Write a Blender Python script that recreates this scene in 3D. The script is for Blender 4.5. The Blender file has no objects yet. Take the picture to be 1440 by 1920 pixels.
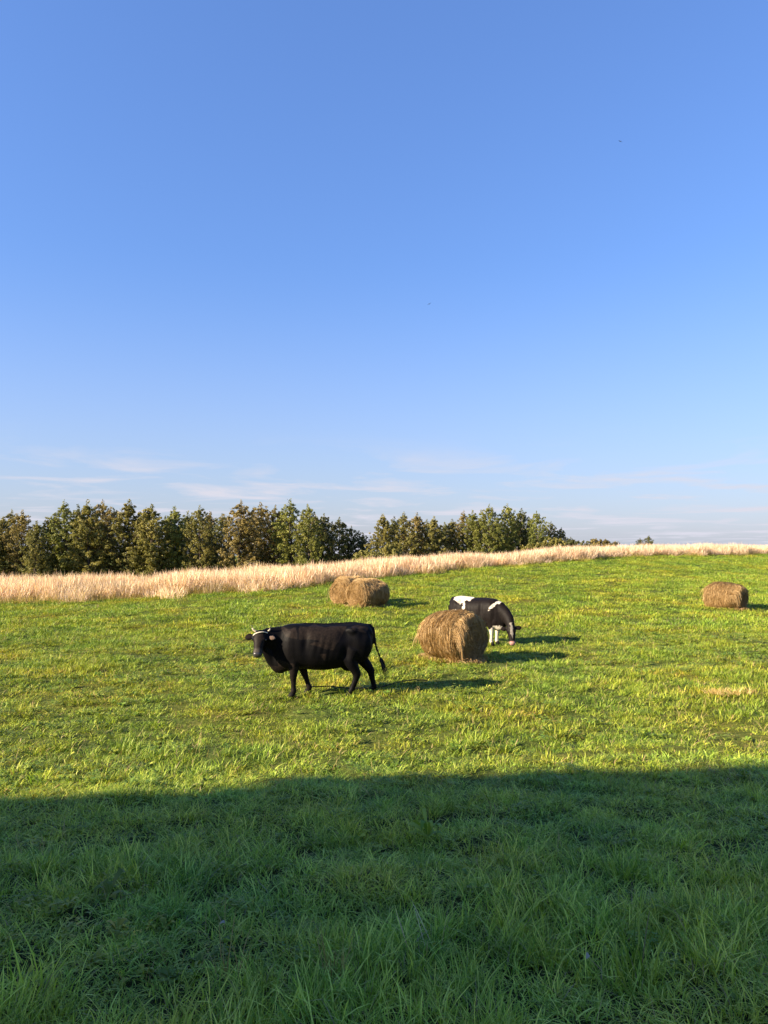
import bpy, math, random
import numpy as np
from mathutils import Vector, Matrix

R = math.radians
scene = bpy.context.scene
COL = scene.collection

# ------------------------------------------------------------------ camera
EYE = 2.75
cam_d = bpy.data.cameras.new('camera')
cam = bpy.data.objects.new('camera', cam_d)
COL.objects.link(cam)
cam.location = (0, 0, EYE)
cam.rotation_euler = (R(90 + 2.3), 0, 0)
cam_d.sensor_fit = 'VERTICAL'
cam_d.sensor_height = 24.0
cam_d.lens = 24.0 * 1442 / 1920
cam_d.clip_start = 0.05
cam_d.clip_end = 6000
scene.camera = cam

# ------------------------------------------------------------------ world, sun, exposure
SUN_EL = R(23)
SUN_H = Vector((-0.933, -0.360, 0)).normalized()         # horizontal direction towards the sun
TO_SUN = (SUN_H * math.cos(SUN_EL) + Vector((0, 0, math.sin(SUN_EL)))).normalized()

world = bpy.data.worlds.new('World')
scene.world = world
world.use_nodes = True
wt = world.node_tree
wt.nodes.clear()
def wn(t, **k):
    n = wt.nodes.new(t)
    for a, b in k.items():
        setattr(n, a, b)
    return n
sky = wn('ShaderNodeTexSky', sky_type='NISHITA')
sky.sun_disc = False
sky.sun_elevation = SUN_EL
sky.sun_rotation = math.atan2(SUN_H.x, SUN_H.y)
sky.altitude = 120
sky.air_density = 1.5
sky.dust_density = 0.5
sky.ozone_density = 8.0
EXPOSURE = 1.72
def wvec(op, a, b):
    n = wn('ShaderNodeVectorMath', operation=op)
    wt.links.new(a, n.inputs[0]); n.inputs[1].default_value = b
    return n.outputs[0]
gam = wn('ShaderNodeGamma')                          # the camera's soft tone curve, the same over the whole sky
gam.inputs['Gamma'].default_value = 0.75
wt.links.new(wvec('MULTIPLY', sky.outputs[0], (0.13, 0.13, 0.13)), gam.inputs['Color'])
SKY_STRENGTH = 0.10
kk = 1.0 / (SKY_STRENGTH * 2 ** EXPOSURE)
tint = wvec('MULTIPLY', gam.outputs[0], (1.00 * kk, 1.11 * kk, 1.56 * kk))
bg = wn('ShaderNodeBackground')
bg.inputs['Strength'].default_value = SKY_STRENGTH
wt.links.new(tint, bg.inputs['Color'])
# thin cirrus, low over the horizon: noise on a flat layer far overhead
tc = wn('ShaderNodeTexCoord')
sep = wn('ShaderNodeSeparateXYZ')
wt.links.new(tc.outputs['Generated'], sep.inputs[0])
def wmath(op, a, b=None):
    n = wn('ShaderNodeMath', operation=op)
    for i, v in enumerate((a, b)):
        if v is None: continue
        if isinstance(v, (int, float)): n.inputs[i].default_value = v
        else: wt.links.new(v, n.inputs[i])
    return n.outputs[0]
den = wmath('ADD', wmath('MAXIMUM', sep.outputs['Z'], 0.0), 0.05)
cx = wmath('DIVIDE', sep.outputs['X'], den)
cy = wmath('DIVIDE', sep.outputs['Y'], den)
cmb = wn('ShaderNodeCombineXYZ')
wt.links.new(wmath('MULTIPLY', cx, 0.80), cmb.inputs[0])
wt.links.new(wmath('ADD', wmath('MULTIPLY', cy, 0.75), 3.3), cmb.inputs[1])
cn = wn('ShaderNodeTexNoise')
cn.inputs['Scale'].default_value = 1.0
cn.inputs['Detail'].default_value = 7
cn.inputs['Roughness'].default_value = 0.58
cn.inputs['Distortion'].default_value = 0.5
wt.links.new(cmb.outputs[0], cn.inputs['Vector'])
cr = wn('ShaderNodeMapRange')
cr.inputs['From Min'].default_value = 0.485
cr.inputs['From Max'].default_value = 0.72
wt.links.new(cn.outputs['Fac'], cr.inputs['Value'])
el = wn('ShaderNodeMapRange')                       # the veil belongs to a far-off front: none overhead
el.interpolation_type = 'SMOOTHSTEP'
el.inputs['From Min'].default_value = 0.36
el.inputs['From Max'].default_value = 0.02
wt.links.new(sep.outputs['Z'], el.inputs['Value'])
el2 = wn('ShaderNodeMapRange'); el2.interpolation_type = 'SMOOTHSTEP'      # wisps only low down
el2.inputs['From Min'].default_value = 0.15; el2.inputs['From Max'].default_value = 0.06
wt.links.new(sep.outputs['Z'], el2.inputs['Value'])
cfac = wmath('MULTIPLY', wmath('ADD', wmath('MULTIPLY', wmath('MULTIPLY', cr.outputs[0], el2.outputs[0]), 0.95), 0.30), el.outputs[0])
bgc = wn('ShaderNodeBackground')
bgc.inputs['Color'].default_value = (0.80, 0.80, 0.91, 1)
bgc.inputs['Strength'].default_value = 0.92 / 2 ** EXPOSURE
mixw = wn('ShaderNodeMixShader')
wt.links.new(cfac, mixw.inputs[0])
wt.links.new(bg.outputs[0], mixw.inputs[1])
wt.links.new(bgc.outputs[0], mixw.inputs[2])
wo = wn('ShaderNodeOutputWorld')
wt.links.new(mixw.outputs[0], wo.inputs['Surface'])

sun_d = bpy.data.lights.new('sun', 'SUN')
sun_d.energy = 5.0
sun_d.angle = R(1.1)
sun_d.color = (1.0, 0.83, 0.60)
sun = bpy.data.objects.new('sun', sun_d)
COL.objects.link(sun)
sun.rotation_euler = TO_SUN.to_track_quat('Z', 'Y').to_euler()

vs = scene.view_settings
scene.display_settings.display_device = 'sRGB'
vs.view_transform = 'Standard'
vs.look = 'None'
vs.exposure = EXPOSURE
vs.gamma = 1.0
vs.use_curve_mapping = False
scene.render.engine = 'CYCLES'
scene.cycles.max_bounces = 6
scene.cycles.transmission_bounces = 4
scene.cycles.transparent_max_bounces = 4

# ------------------------------------------------------------------ helpers
def tag(o, label=None, cat=None, group=None, kind=None):
    if label: o['label'] = label
    if cat: o['category'] = cat
    if group: o['group'] = group
    if kind: o['kind'] = kind
    return o

def thing(name, label, cat, loc=(0, 0, 0), rz=0.0, group=None):
    o = bpy.data.objects.new(name, None)
    o.empty_display_size = 0.2
    COL.objects.link(o)
    o.location = loc
    o.rotation_euler = (0, 0, rz)
    return tag(o, label, cat, group)

def mesh(name, verts, faces, mat=None, smooth=False, attrs=None):
    """faces: list of (k-gon index arrays) blocks, each an (n,k) int array"""
    me = bpy.data.meshes.new(name)
    verts = np.asarray(verts, dtype=np.float32)
    blocks = [np.asarray(f, dtype=np.int32) for f in faces if len(f)]
    nl = sum(b.size for b in blocks)
    nf = sum(len(b) for b in blocks)
    me.vertices.add(len(verts))
    me.vertices.foreach_set('co', verts.ravel())
    me.loops.add(nl)
    me.loops.foreach_set('vertex_index', np.concatenate([b.ravel() for b in blocks]))
    me.polygons.add(nf)
    tot = np.concatenate([np.full(len(b), b.shape[1], dtype=np.int32) for b in blocks])
    st = np.concatenate([[0], np.cumsum(tot)[:-1]]).astype(np.int32)
    me.polygons.foreach_set('loop_start', st)
    me.polygons.foreach_set('loop_total', tot)
    if smooth:
        me.polygons.foreach_set('use_smooth', np.ones(nf, dtype=bool))
    for k, v in (attrs or {}).items():
        a = me.attributes.new(k, 'FLOAT', 'POINT')
        a.data.foreach_set('value', np.asarray(v, dtype=np.float32))
    me.update(calc_edges=True)
    if mat: me.materials.append(mat)
    return me

def obj(name, me, parent=None):
    o = bpy.data.objects.new(name, me)
    COL.objects.link(o)
    if parent: o.parent = parent
    return o

class Geo:
    """collects closed shapes into one mesh"""
    def __init__(s): s.v = []; s.f4 = []; s.f3 = []; s.n = 0
    def add(s, v, f4=(), f3=()):
        s.v += [tuple(p) for p in v]
        s.f4 += [tuple(i + s.n for i in f) for f in f4]
        s.f3 += [tuple(i + s.n for i in f) for f in f3]
        s.n = len(s.v)
    def box(s, lo, hi, m=None):
        x0, y0, z0 = lo; x1, y1, z1 = hi
        v = [(x0,y0,z0),(x1,y0,z0),(x1,y1,z0),(x0,y1,z0),(x0,y0,z1),(x1,y0,z1),(x1,y1,z1),(x0,y1,z1)]
        s.add(v, [(0,3,2,1),(4,5,6,7),(0,1,5,4),(1,2,6,5),(2,3,7,6),(3,0,4,7)])
    def rings(s, rings):
        n = len(rings[0]); v = []; f4 = []; f3 = []
        for r in rings: v += list(r)
        for i in range(len(rings) - 1):
            for k in range(n):
                a = i * n + k; b = i * n + (k + 1) % n
                f4.append((a, b, b + n, a + n))
        c0 = len(v); v.append(tuple(np.mean(np.array(rings[0]), axis=0)))
        c1 = len(v); v.append(tuple(np.mean(np.array(rings[-1]), axis=0)))
        o = (len(rings) - 1) * n
        for k in range(n):
            f3.append((c0, (k + 1) % n, k)); f3.append((c1, o + k, o + (k + 1) % n))
        s.add(v, f4, f3)
    def loft(s, st, n=20):
        """stations: (centre, side vector, up vector, half side, half up[, exponent])"""
        out = []
        for q in st:
            c, sd, up, a, b = [np.array(x, dtype=float) for x in q[:5]]
            e = q[5] if len(q) > 5 else 2.0
            ring = []
            for k in range(n):
                t = 2 * math.pi * k / n
                ct, sn = math.cos(t), math.sin(t)
                x = math.copysign(abs(ct) ** (2 / e), ct); y = math.copysign(abs(sn) ** (2 / e), sn)
                ring.append(c + sd * a * x + up * b * y)
            out.append(ring)
        s.rings(out)
    def limb(s, pts, rad, ref=(0, 1, 0), n=14):
        """tube through points; rad: r or (r across ref, r along ref)"""
        P = [np.array(p, dtype=float) for p in pts]; ref = np.array(ref, dtype=float); st = []
        for i, p in enumerate(P):
            t = P[min(i + 1, len(P) - 1)] - P[max(i - 1, 0)]; t /= np.linalg.norm(t)
            sd = ref - t * ref.dot(t); sd /= np.linalg.norm(sd); up = np.cross(t, sd)
            r = rad[i]; a, b = (r if isinstance(r, tuple) else (r, r))
            st.append((p, sd, up, a, b))
        s.loft(st, n)
    def ball(s, c, r, n=12, m=8):
        c = np.array(c, dtype=float); r = np.array(r, dtype=float) * np.ones(3); rg = []
        for i in range(1, m):
            ph = math.pi * i / m - math.pi / 2
            rg.append([c + r * np.array((math.cos(ph) * math.cos(2*math.pi*k/n), math.cos(ph) * math.sin(2*math.pi*k/n), math.sin(ph))) for k in range(n)])
        s.rings(rg)
    def mesh(s, name, mat=None, smooth=False):
        return mesh(name, s.v, [s.f4, s.f3], mat, smooth)

def hash2(ix, iy, seed):
    h = (ix.astype(np.int64) * 374761393 + iy.astype(np.int64) * 668265263 + seed * 1442695041) & 0x7fffffff
    h = ((h ^ (h >> 13)) * 1274126177) & 0x7fffffff
    return ((h ^ (h >> 16)) & 0xffff) / 65535.0
def vnoise(x, y, seed=0):
    x = np.asarray(x, dtype=float); y = np.asarray(y, dtype=float)
    ix, iy = np.floor(x), np.floor(y); fx, fy = x - ix, y - iy
    fx = fx * fx * (3 - 2 * fx); fy = fy * fy * (3 - 2 * fy)
    a = hash2(ix, iy, seed); b = hash2(ix + 1, iy, seed); c = hash2(ix, iy + 1, seed); d = hash2(ix + 1, iy + 1, seed)
    return (a * (1 - fx) + b * fx) * (1 - fy) + (c * (1 - fx) + d * fx) * fy

# ------------------------------------------------------------------ materials
def material(name):
    m = bpy.data.materials.new(name); m.use_nodes = True
    nt = m.node_tree; nt.nodes.clear()
    out = nt.nodes.new('ShaderNodeOutputMaterial')
    return m, nt, out
def node(nt, t, ins=None, **k):
    n = nt.nodes.new(t)
    for a, b in k.items(): setattr(n, a, b)
    for a, b in (ins or {}).items():
        if isinstance(b, bpy.types.NodeSocket): nt.links.new(b, n.inputs[a])
        else: n.inputs[a].default_value = b
    return n
def ramp(nt, fac, stops):
    n = nt.nodes.new('ShaderNodeValToRGB')
    e = n.color_ramp.elements
    while len(e) < len(stops): e.new(0.5)
    for q, (p, c) in zip(e, stops):
        q.position = p; q.color = (*c, 1)
    nt.links.new(fac, n.inputs[0])
    return n.outputs[0]
def noise(nt, scale, detail=4, vec=None, rough=0.55):
    n = node(nt, 'ShaderNodeTexNoise', {'Scale': scale, 'Detail': detail, 'Roughness': rough})
    if vec is not None: nt.links.new(vec, n.inputs['Vector'])
    return n.outputs['Fac']
def mixc(nt, fac, a, b, mode='MIX'):
    n = nt.nodes.new('ShaderNodeMix'); n.data_type = 'RGBA'; n.blend_type = mode
    for k, v in ((0, fac), (6, a), (7, b)):
        if isinstance(v, bpy.types.NodeSocket): nt.links.new(v, n.inputs[k])
        elif k == 0: n.inputs[0].default_value = v
        else: n.inputs[k].default_value = (*v, 1)
    return n.outputs[2]
def worldpos(nt): return node(nt, 'ShaderNodeNewGeometry').outputs['Position']
def attr(nt, name): return node(nt, 'ShaderNodeAttribute', attribute_name=name).outputs['Fac']
def rand(nt): return node(nt, 'ShaderNodeObjectInfo').outputs['Random']

def leaf_mat(name, c_lo, c_mid, c_hi, patch=0.5, patch_stops=None, transl=0.35, rough=0.55, spec=0.25, objrand=0.3, dry=None):
    """foliage: colour from the blade's own random value, its instance and broad patches of sward"""
    m, nt, out = material(name)
    col = ramp(nt, attr(nt, 'rnd'), [(0.0, c_lo), (0.55, c_mid), (1.0, c_hi)])
    if dry: col = mixc(nt, ramp(nt, attr(nt, 'rnd'), [(dry[0], (0, 0, 0)), (dry[0] + 0.02, (1, 1, 1))]), col, dry[1])
    if patch_stops:
        pn = noise(nt, patch, 4, worldpos(nt), 0.6)
        col = mixc(nt, 1.0, col, ramp(nt, pn, patch_stops), 'MULTIPLY')
    if objrand:
        v = node(nt, 'ShaderNodeMapRange', {'Value': rand(nt), 'To Min': 1 - objrand, 'To Max': 1 + objrand}).outputs[0]
        h = node(nt, 'ShaderNodeHueSaturation', {'Color': col, 'Value': v}).outputs[0]
        col = h
    p = node(nt, 'ShaderNodeBsdfPrincipled', {'Base Color': col, 'Roughness': rough, 'Specular IOR Level': spec})
    tcol = mixc(nt, 1.0, col, (1.25, 1.2, 0.6), 'MULTIPLY')
    t = node(nt, 'ShaderNodeBsdfTranslucent', {'Color': tcol})
    mx = node(nt, 'ShaderNodeMixShader', {0: transl, 1: p.outputs[0], 2: t.outputs[0]})
    nt.links.new(mx.outputs[0], out.inputs[0])
    return m

def plain(name, col, rough=0.6, spec=0.3, nscale=None, var=0.25, bump=0.0, bscale=60, sheen=0):
    m, nt, out = material(name)
    c = col
    ins = {'Roughness': rough, 'Specular IOR Level': spec}
    if nscale:
        oc = node(nt, 'ShaderNodeTexCoord').outputs['Object']
        f = noise(nt, nscale, 5, oc)
        ins['Base Color'] = ramp(nt, f, [(0.3, tuple(x * (1 - var) for x in col)), (0.7, tuple(x * (1 + var) for x in col))])
    else: ins['Base Color'] = (*col, 1)
    p = node(nt, 'ShaderNodeBsdfPrincipled', ins)
    if sheen:
        p.inputs['Sheen Weight'].default_value = sheen
    if bump:
        oc = node(nt, 'ShaderNodeTexCoord').outputs['Object']
        b = node(nt, 'ShaderNodeBump', {'Strength': bump, 'Distance': 0.02, 'Height': noise(nt, bscale, 4, oc)})
        nt.links.new(b.outputs[0], p.inputs['Normal'])
    nt.links.new(p.outputs[0], out.inputs[0])
    return m

PATCH = [(0.28, (0.60, 0.78, 0.85)), (0.43, (0.88, 0.97, 1.0)), (0.57, (1.10, 1.02, 0.95)), (0.72, (1.55, 1.14, 1.0))]
M_grass = leaf_mat('grass_blade', (0.090, 0.160, 0.015), (0.255, 0.325, 0.028), (0.415, 0.455, 0.062), 0.45, PATCH, 0.26, dry=(0.93, (0.33, 0.25, 0.11)))
M_grass_lush = leaf_mat('grass_blade_lush', (0.120, 0.220, 0.022), (0.340, 0.460, 0.048), (0.660, 0.690, 0.150), 0.9, [(0.30, (0.62, 0.82, 0.95)), (0.48, (0.95, 1.0, 1.0)), (0.66, (1.22, 1.06, 0.9))], 0.32, rough=0.45, spec=0.26, dry=(0.94, (0.28, 0.22, 0.12)))
M_weed = leaf_mat('weed_leaf', (0.11, 0.185, 0.025), (0.19, 0.265, 0.032), (0.32, 0.35, 0.055), 0.6, PATCH, 0.30, rough=0.45)
M_dry = leaf_mat('dry_grass_stalk', (0.58, 0.42, 0.295), (0.73, 0.56, 0.415), (0.82, 0.675, 0.54), 0.25, [(0.3, (0.85, 0.86, 0.8)), (0.7, (1.1, 1.05, 1.0))], 0.25)
M_dry_green = leaf_mat('dry_grass_leaf', (0.24, 0.21, 0.06), (0.38, 0.30, 0.11), (0.52, 0.39, 0.18), 0.25, None, 0.3)
M_hay = leaf_mat('hay_straw', (0.20, 0.120, 0.045), (0.37, 0.235, 0.095), (0.54, 0.385, 0.19), 0.5, None, 0.15, objrand=0.0)
M_bark = plain('bark', (0.075, 0.058, 0.045), 0.9, 0.1, 6, 0.4, 0.4)

def ground_mat():
    m, nt, out = material('pasture_soil')
    wp = worldpos(nt)
    f1 = noise(nt, 0.45, 4, wp, 0.6); f2 = noise(nt, 9, 6, wp, 0.7)
    c = ramp(nt, f2, [(0.3, (0.038, 0.050, 0.011)), (0.5, (0.085, 0.105, 0.019)), (0.7, (0.16, 0.155, 0.045))])
    c = mixc(nt, 1.0, c, ramp(nt, f1, PATCH), 'MULTIPLY')
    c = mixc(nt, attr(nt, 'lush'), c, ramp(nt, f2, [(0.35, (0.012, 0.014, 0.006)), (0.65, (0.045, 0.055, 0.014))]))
    c = mixc(nt, attr(nt, 'dry'), c, ramp(nt, f2, [(0.3, (0.30, 0.20, 0.10)), (0.7, (0.55, 0.40, 0.23))]))
    b = node(nt, 'ShaderNodeBump', {'Strength': 0.8, 'Distance': 0.06, 'Height': noise(nt, 14, 5, wp, 0.7)})
    p = node(nt, 'ShaderNodeBsdfPrincipled', {'Base Color': c, 'Roughness': 0.95, 'Specular IOR Level': 0.05, 'Normal': b.outputs[0]})
    nt.links.new(p.outputs[0], out.inputs[0])
    return m

# ------------------------------------------------------------------ terrain
PX = [-400, 0, 200, 400, 600, 800, 1050, 1200, 1440, 1900]
DD = [33, 34, 35, 36, 38.5, 45, 52, 60, 72, 84]          # distance of the mown field's far edge
ZZ = [0.0, 0.0, 0.08, 0.33, 0.61, 0.94, 1.49, 1.75, 1.65, 1.5]
def smooth_interp(px, tab):
    return (np.interp(px - 70, PX, tab) + np.interp(px, PX, tab) * 2 + np.interp(px + 70, PX, tab)) / 4
def edge_of(x, y):
    px = 720 + 1442 * x / np.maximum(y, 6.0)
    px = np.clip(px, -400, 1900)
    return smooth_interp(px, DD), smooth_interp(px, ZZ)
def terrain(x, y):
    x = np.asarray(x, dtype=float); y = np.asarray(y, dtype=float)
    D, Z = edge_of(x, y)
    t = np.clip((y - 22) / (D - 22), 0, 1)
    z = Z * t ** 1.35
    s = np.maximum(y - D, 0)
    z = z - np.minimum(0.075 * np.maximum(s - 4, 0) ** 2 / (np.maximum(s - 4, 0) + 6), 3.6)
    z = z - np.clip(0.03 * (y - 110), 0, 60)                  # the land drops away beyond the trees
    z = z + 0.7 * np.clip((13 - y) / 10, 0, 1.3) ** 2
    amp = np.clip((60 - np.abs(y)) / 30, 0, 1)
    z = z + amp * (0.10 * (vnoise(x * 0.28, y * 0.28, 3) - 0.5) + 0.075 * (vnoise(x * 1.1, y * 1.1, 5) - 0.5) + 0.060 * (vnoise(x * 3.1, y * 3.1, 9) - 0.5))
    return z
def ground_at(x, y): return float(terrain(np.array([x]), np.array([y]))[0])
def spot(px, d, dz=0.0):
    """point on the ground d metres out, in the direction of photo column px"""
    x = (px - 720) / 1442 * d
    return (x, d, ground_at(x, d) + dz)

ys = np.concatenate([np.linspace(-400, -20, 12), np.linspace(-15, 2, 18), np.arange(2.2, 16, 0.11), np.arange(16, 40, 0.25), np.arange(40, 110, 0.8), np.geomspace(112, 4000, 30)])
xs_core = np.concatenate([np.arange(-8, 8.01, 0.12)])
xs_side = np.concatenate([8 + np.cumsum(np.geomspace(0.15, 2.2, 46)), ])
xs_far = np.geomspace(xs_side[-1] + 4, 4000, 24)
xs = np.concatenate([-xs_far[::-1], -xs_side[::-1], xs_core, xs_side, xs_far])
gx, gy = np.meshgrid(xs, ys)
gz = terrain(gx, gy)
nx, ny = len(xs), len(ys)
ii = (np.arange(ny - 1)[:, None] * nx + np.arange(nx - 1)[None, :]).ravel()
gD, _ = edge_of(gx, gy)
gdry = np.clip((gy - gD - 0.6) / 1.0, 0, 1) * np.clip((gD + 14 - gy) / 5, 0, 1)
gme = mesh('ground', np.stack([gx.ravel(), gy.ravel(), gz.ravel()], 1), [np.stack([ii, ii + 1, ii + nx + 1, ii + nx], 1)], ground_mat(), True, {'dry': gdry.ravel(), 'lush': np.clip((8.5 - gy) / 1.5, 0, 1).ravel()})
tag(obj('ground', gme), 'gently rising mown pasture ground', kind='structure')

# ------------------------------------------------------------------ scattering of uncountable plants
rng = np.random.default_rng(7)
def blades(n, radius, h, w, bend, seed, levels=3, upright=0.3, droop=0.0, rndrange=(0, 1), head=None):
    """a clump of curved, tapering grass blades as one small mesh"""
    r = np.random.default_rng(seed)
    V = []; F4 = []; F3 = []; A = []; base = 0
    for i in range(n):
        rr = radius * math.sqrt(r.random()); th = r.random() * 6.283
        p = np.array((rr * math.cos(th), rr * math.sin(th), -0.01))
        H = h[0] + (h[1] - h[0]) * r.random() ** 1.4
        az = th + r.normal(0, 1.0); lean = abs(r.normal(0, upright))
        d0 = np.array((math.cos(az) * math.sin(lean), math.sin(az) * math.sin(lean), math.cos(lean)))
        out = np.array((math.cos(az), math.sin(az), -droop))
        ww = w * (0.6 + 0.8 * r.random()); face = az + math.pi / 2 + r.normal(0, 0.5)
        sd = np.array((math.cos(face), math.sin(face), 0.0))
        k = bend * (0.3 + r.random()); a = rndrange[0] + (rndrange[1] - rndrange[0]) * r.random()
        for L in range(levels):
            t = L / levels
            c = p + d0 * H * t + out * k * H * t * t
            wd = ww * (1 - 0.55 * t * t) * 0.5
            if head and L == levels - 1: wd = head * 0.5
            V += [c - sd * wd, c + sd * wd]; A += [a, a]
        V.append(p + d0 * H + out * k * H); A.append(a)
        for L in range(levels - 1):
            q = base + 2 * L
            F4.append((q, q + 1, q + 3, q + 2))
        q = base + 2 * (levels - 1); F3.append((q, q + 1, q + 2))
        base = len(V)
    return V, F4, F3, A
def blade_obj(name, mat, **k):
    V, F4, F3, A = blades(**k)
    return bpy.data.objects.new(name, mesh(name, V, [F4, F3], mat, False, {'rnd': A}))

def rosette(n, length, width, seed, lift=0.35):
    """a flat rosette of broad leaves"""
    r = np.random.default_rng(seed); V = []; F4 = []; F3 = []; A = []
    for i in range(n):
        az = 6.283 * i / n + r.normal(0, 0.35); L = length * r.uniform(0.5, 1.1); W = width * r.uniform(0.7, 1.2)
        li = lift * r.uniform(0.3, 1.6); a = r.random(); b = len(V)
        d = np.array((math.cos(az), math.sin(az), 0)); sd = np.array((-math.sin(az), math.cos(az), 0))
        tw = r.normal(0, 0.3)
        for t, wd in ((0.08, 0.12), (0.35, 0.75), (0.65, 1.0), (0.88, 0.6)):
            c = d * L * t + np.array((0, 0, L * li * math.sin(t * 2.3) + 0.015))
            s2 = sd * math.cos(tw) + np.array((0, 0, math.sin(tw)))
            V += [c - s2 * W * wd * 0.5, c + s2 * W * wd * 0.5]; A += [a, a]
        V.append(d * L + np.array((0, 0, L * li * 0.6 + 0.01))); A.append(a)
        for q in range(3): F4.append((b + 2*q, b + 2*q + 1, b + 2*q + 3, b + 2*q + 2))
        F3.append((b + 6, b + 7, b + 8))
    return V, F4, F3, A

def scatter(name, pts, rot, scl, idx, sources, mat_label, cat):
    """one object: copies of the source clumps on points (nobody could count them)"""
    col = bpy.data.collections.new(name + '_sources')
    for i, s in enumerate(sources):
        s.name = '%s_source_%02d' % (name, i); col.objects.link(s)
    me = bpy.data.meshes.new(name)
    me.vertices.add(len(pts)); me.vertices.foreach_set('co', np.asarray(pts, dtype=np.float32).ravel())
    for nm, tp, ch, dat in (('rot', 'FLOAT_VECTOR', 'vector', rot), ('scl', 'FLOAT_VECTOR', 'vector', scl), ('idx', 'INT', 'value', idx)):
        a = me.attributes.new(nm, tp, 'POINT')
        a.data.foreach_set(ch, np.asarray(dat, dtype=np.int32 if tp == 'INT' else np.float32).ravel())
    o = obj(name, me)
    ng = bpy.data.node_groups.new(name + '_scatter', 'GeometryNodeTree')
    ng.interface.new_socket('Geometry', in_out='INPUT', socket_type='NodeSocketGeometry')
    ng.interface.new_socket('Geometry', in_out='OUTPUT', socket_type='NodeSocketGeometry')
    N = ng.nodes; Lk = ng.links
    gi = N.new('NodeGroupInput'); go = N.new('NodeGroupOutput')
    ci = N.new('GeometryNodeCollectionInfo'); ci.inputs['Collection'].default_value = col
    ci.inputs['Separate Children'].default_value = True; ci.inputs['Reset Children'].default_value = True
    ip = N.new('GeometryNodeInstanceOnPoints'); ip.inputs['Pick Instance'].default_value = True
    def named(nm, dt):
        q = N.new('GeometryNodeInputNamedAttribute'); q.data_type = dt; q.inputs['Name'].default_value = nm
        return [s for s in q.outputs if s.enabled][0]
    Lk.new(gi.outputs[0], ip.inputs['Points']); Lk.new(ci.outputs[0], ip.inputs['Instance'])
    Lk.new(named('idx', 'INT'), ip.inputs['Instance Index'])
    Lk.new(named('rot', 'FLOAT_VECTOR'), ip.inputs['Rotation']); Lk.new(named('scl', 'FLOAT_VECTOR'), ip.inputs['Scale'])
    Lk.new(ip.outputs[0], go.inputs[0])
    o.modifiers.new('scatter', 'NODES').node_group = ng
    return tag(o, mat_label, cat, kind='stuff')

def field_points(y0, y1, density, half=0.62, extra=1.6):
    """random points in the part of the pasture between two distances"""
    area = (y1 - y0) * 2 * (half * y1 + extra)
    n = int(area * density)
    y = rng.uniform(y0, y1, n); x = rng.uniform(-1, 1, n) * (half * y1 + extra)
    k = np.abs(x) < half * y + extra
    return x[k], y[k]

# ---- pasture grass: lush and long near by, short and yellower out in the mown field
near = [blade_obj('g', M_grass_lush, n=60, radius=0.13, h=(0.03, 0.115), w=0.0058, bend=0.9, seed=s, levels=4, upright=0.55, droop=0.55) for s in range(5)]
near += [blade_obj('g', M_grass_lush, n=40, radius=0.10, h=(0.05, 0.19), w=0.0060, bend=0.75, seed=s, levels=4, upright=0.38, droop=0.5) for s in range(5, 8)]
mid = [blade_obj('g', M_grass, n=58, radius=0.17, h=(0.03, 0.095), w=0.0095, bend=0.9, seed=s, levels=3, upright=0.75, droop=0.4) for s in range(20, 25)]
mid += [blade_obj('g', M_grass, n=42, radius=0.12, h=(0.05, 0.135), w=0.009, bend=0.7, seed=s, levels=3, upright=0.5, droop=0.4) for s in range(25, 27)]
far = [blade_obj('g', M_grass, n=90, radius=0.40, h=(0.04, 0.13), w=0.015, bend=0.6, seed=s, levels=2, upright=0.5, droop=0.3) for s in range(40, 44)]
P = []; Rr = []; S = []; I = []
def put(x, y, idx, smin, smax, hmul=None):
    z = terrain(x, y); n = len(x)
    P.append(np.stack([x, y, z], 1)); Rr.append(np.stack([rng.normal(0, 0.10, n), rng.normal(0, 0.10, n), rng.uniform(0, 6.283, n)], 1))
    s = rng.uniform(smin, smax, n); hs = s * (hmul if hmul is not None else 1.0)
    S.append(np.stack([s, s, hs], 1)); I.append(idx)
x, y = field_points(2.3, 11.0, 95)
k = rng.random(len(x)) > np.clip((y - 7.6 - 0.12 * x) / 2.0, 0, 1); x, y = x[k], y[k]
tall = vnoise(x * 0.9, y * 0.9, 21) + 0.6 * vnoise(x * 2.3, y * 2.3, 22)
k = tall > 0.24 + rng.normal(0, 0.08, len(x)); x, y, tall = x[k], y[k], tall[k]
tall = np.clip((tall - 0.25) * 1.2 + 0.24, 0.34, 1.25)
tall = tall * np.clip(1.12 - 0.5 * np.clip((y - 4.5) / 4.0 - 0.08 * x, 0, 1), 0.55, 1.1)
put(x, y, np.where(tall + rng.normal(0, 0.15, len(x)) > 0.98, rng.integers(5, 8, len(x)), rng.integers(0, 5, len(x))), 0.7, 1.25, 0.55 + 0.6 * tall)
x, y = field_points(6.4, 25.0, 36)
k = rng.random(len(x)) < np.clip((y - 7.4 - 0.12 * x) / 2.0, 0, 1) * np.clip((25.5 - y) / 3, 0, 1); x, y = x[k], y[k]
tall = vnoise(x * 0.8, y * 0.8, 23) + 0.6 * vnoise(x * 2.1, y * 2.1, 24)
k = tall > 0.40 + rng.normal(0, 0.09, len(x)); x, y, tall = x[k], y[k], tall[k]
put(x, y, 8 + np.where(tall + rng.normal(0, 0.15, len(x)) > 1.02, rng.integers(5, 7, len(x)), rng.integers(0, 5, len(x))), 0.7, 1.25, 0.55 + 0.6 * tall)
x, y = field_points(22.0, 82.0, 7.5, 0.60, 3)
D, _ = edge_of(x, y)
k = (rng.random(len(x)) < np.clip((y - 22) / 3, 0, 1)) & (y < D + 1.5) & (rng.random(len(x)) < np.clip(1.5 - y / 90, 0.3, 1)); x, y = x[k], y[k]
tall = vnoise(x * 0.5, y * 0.5, 25) + 0.6 * vnoise(x * 1.5, y * 1.5, 26)
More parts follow.
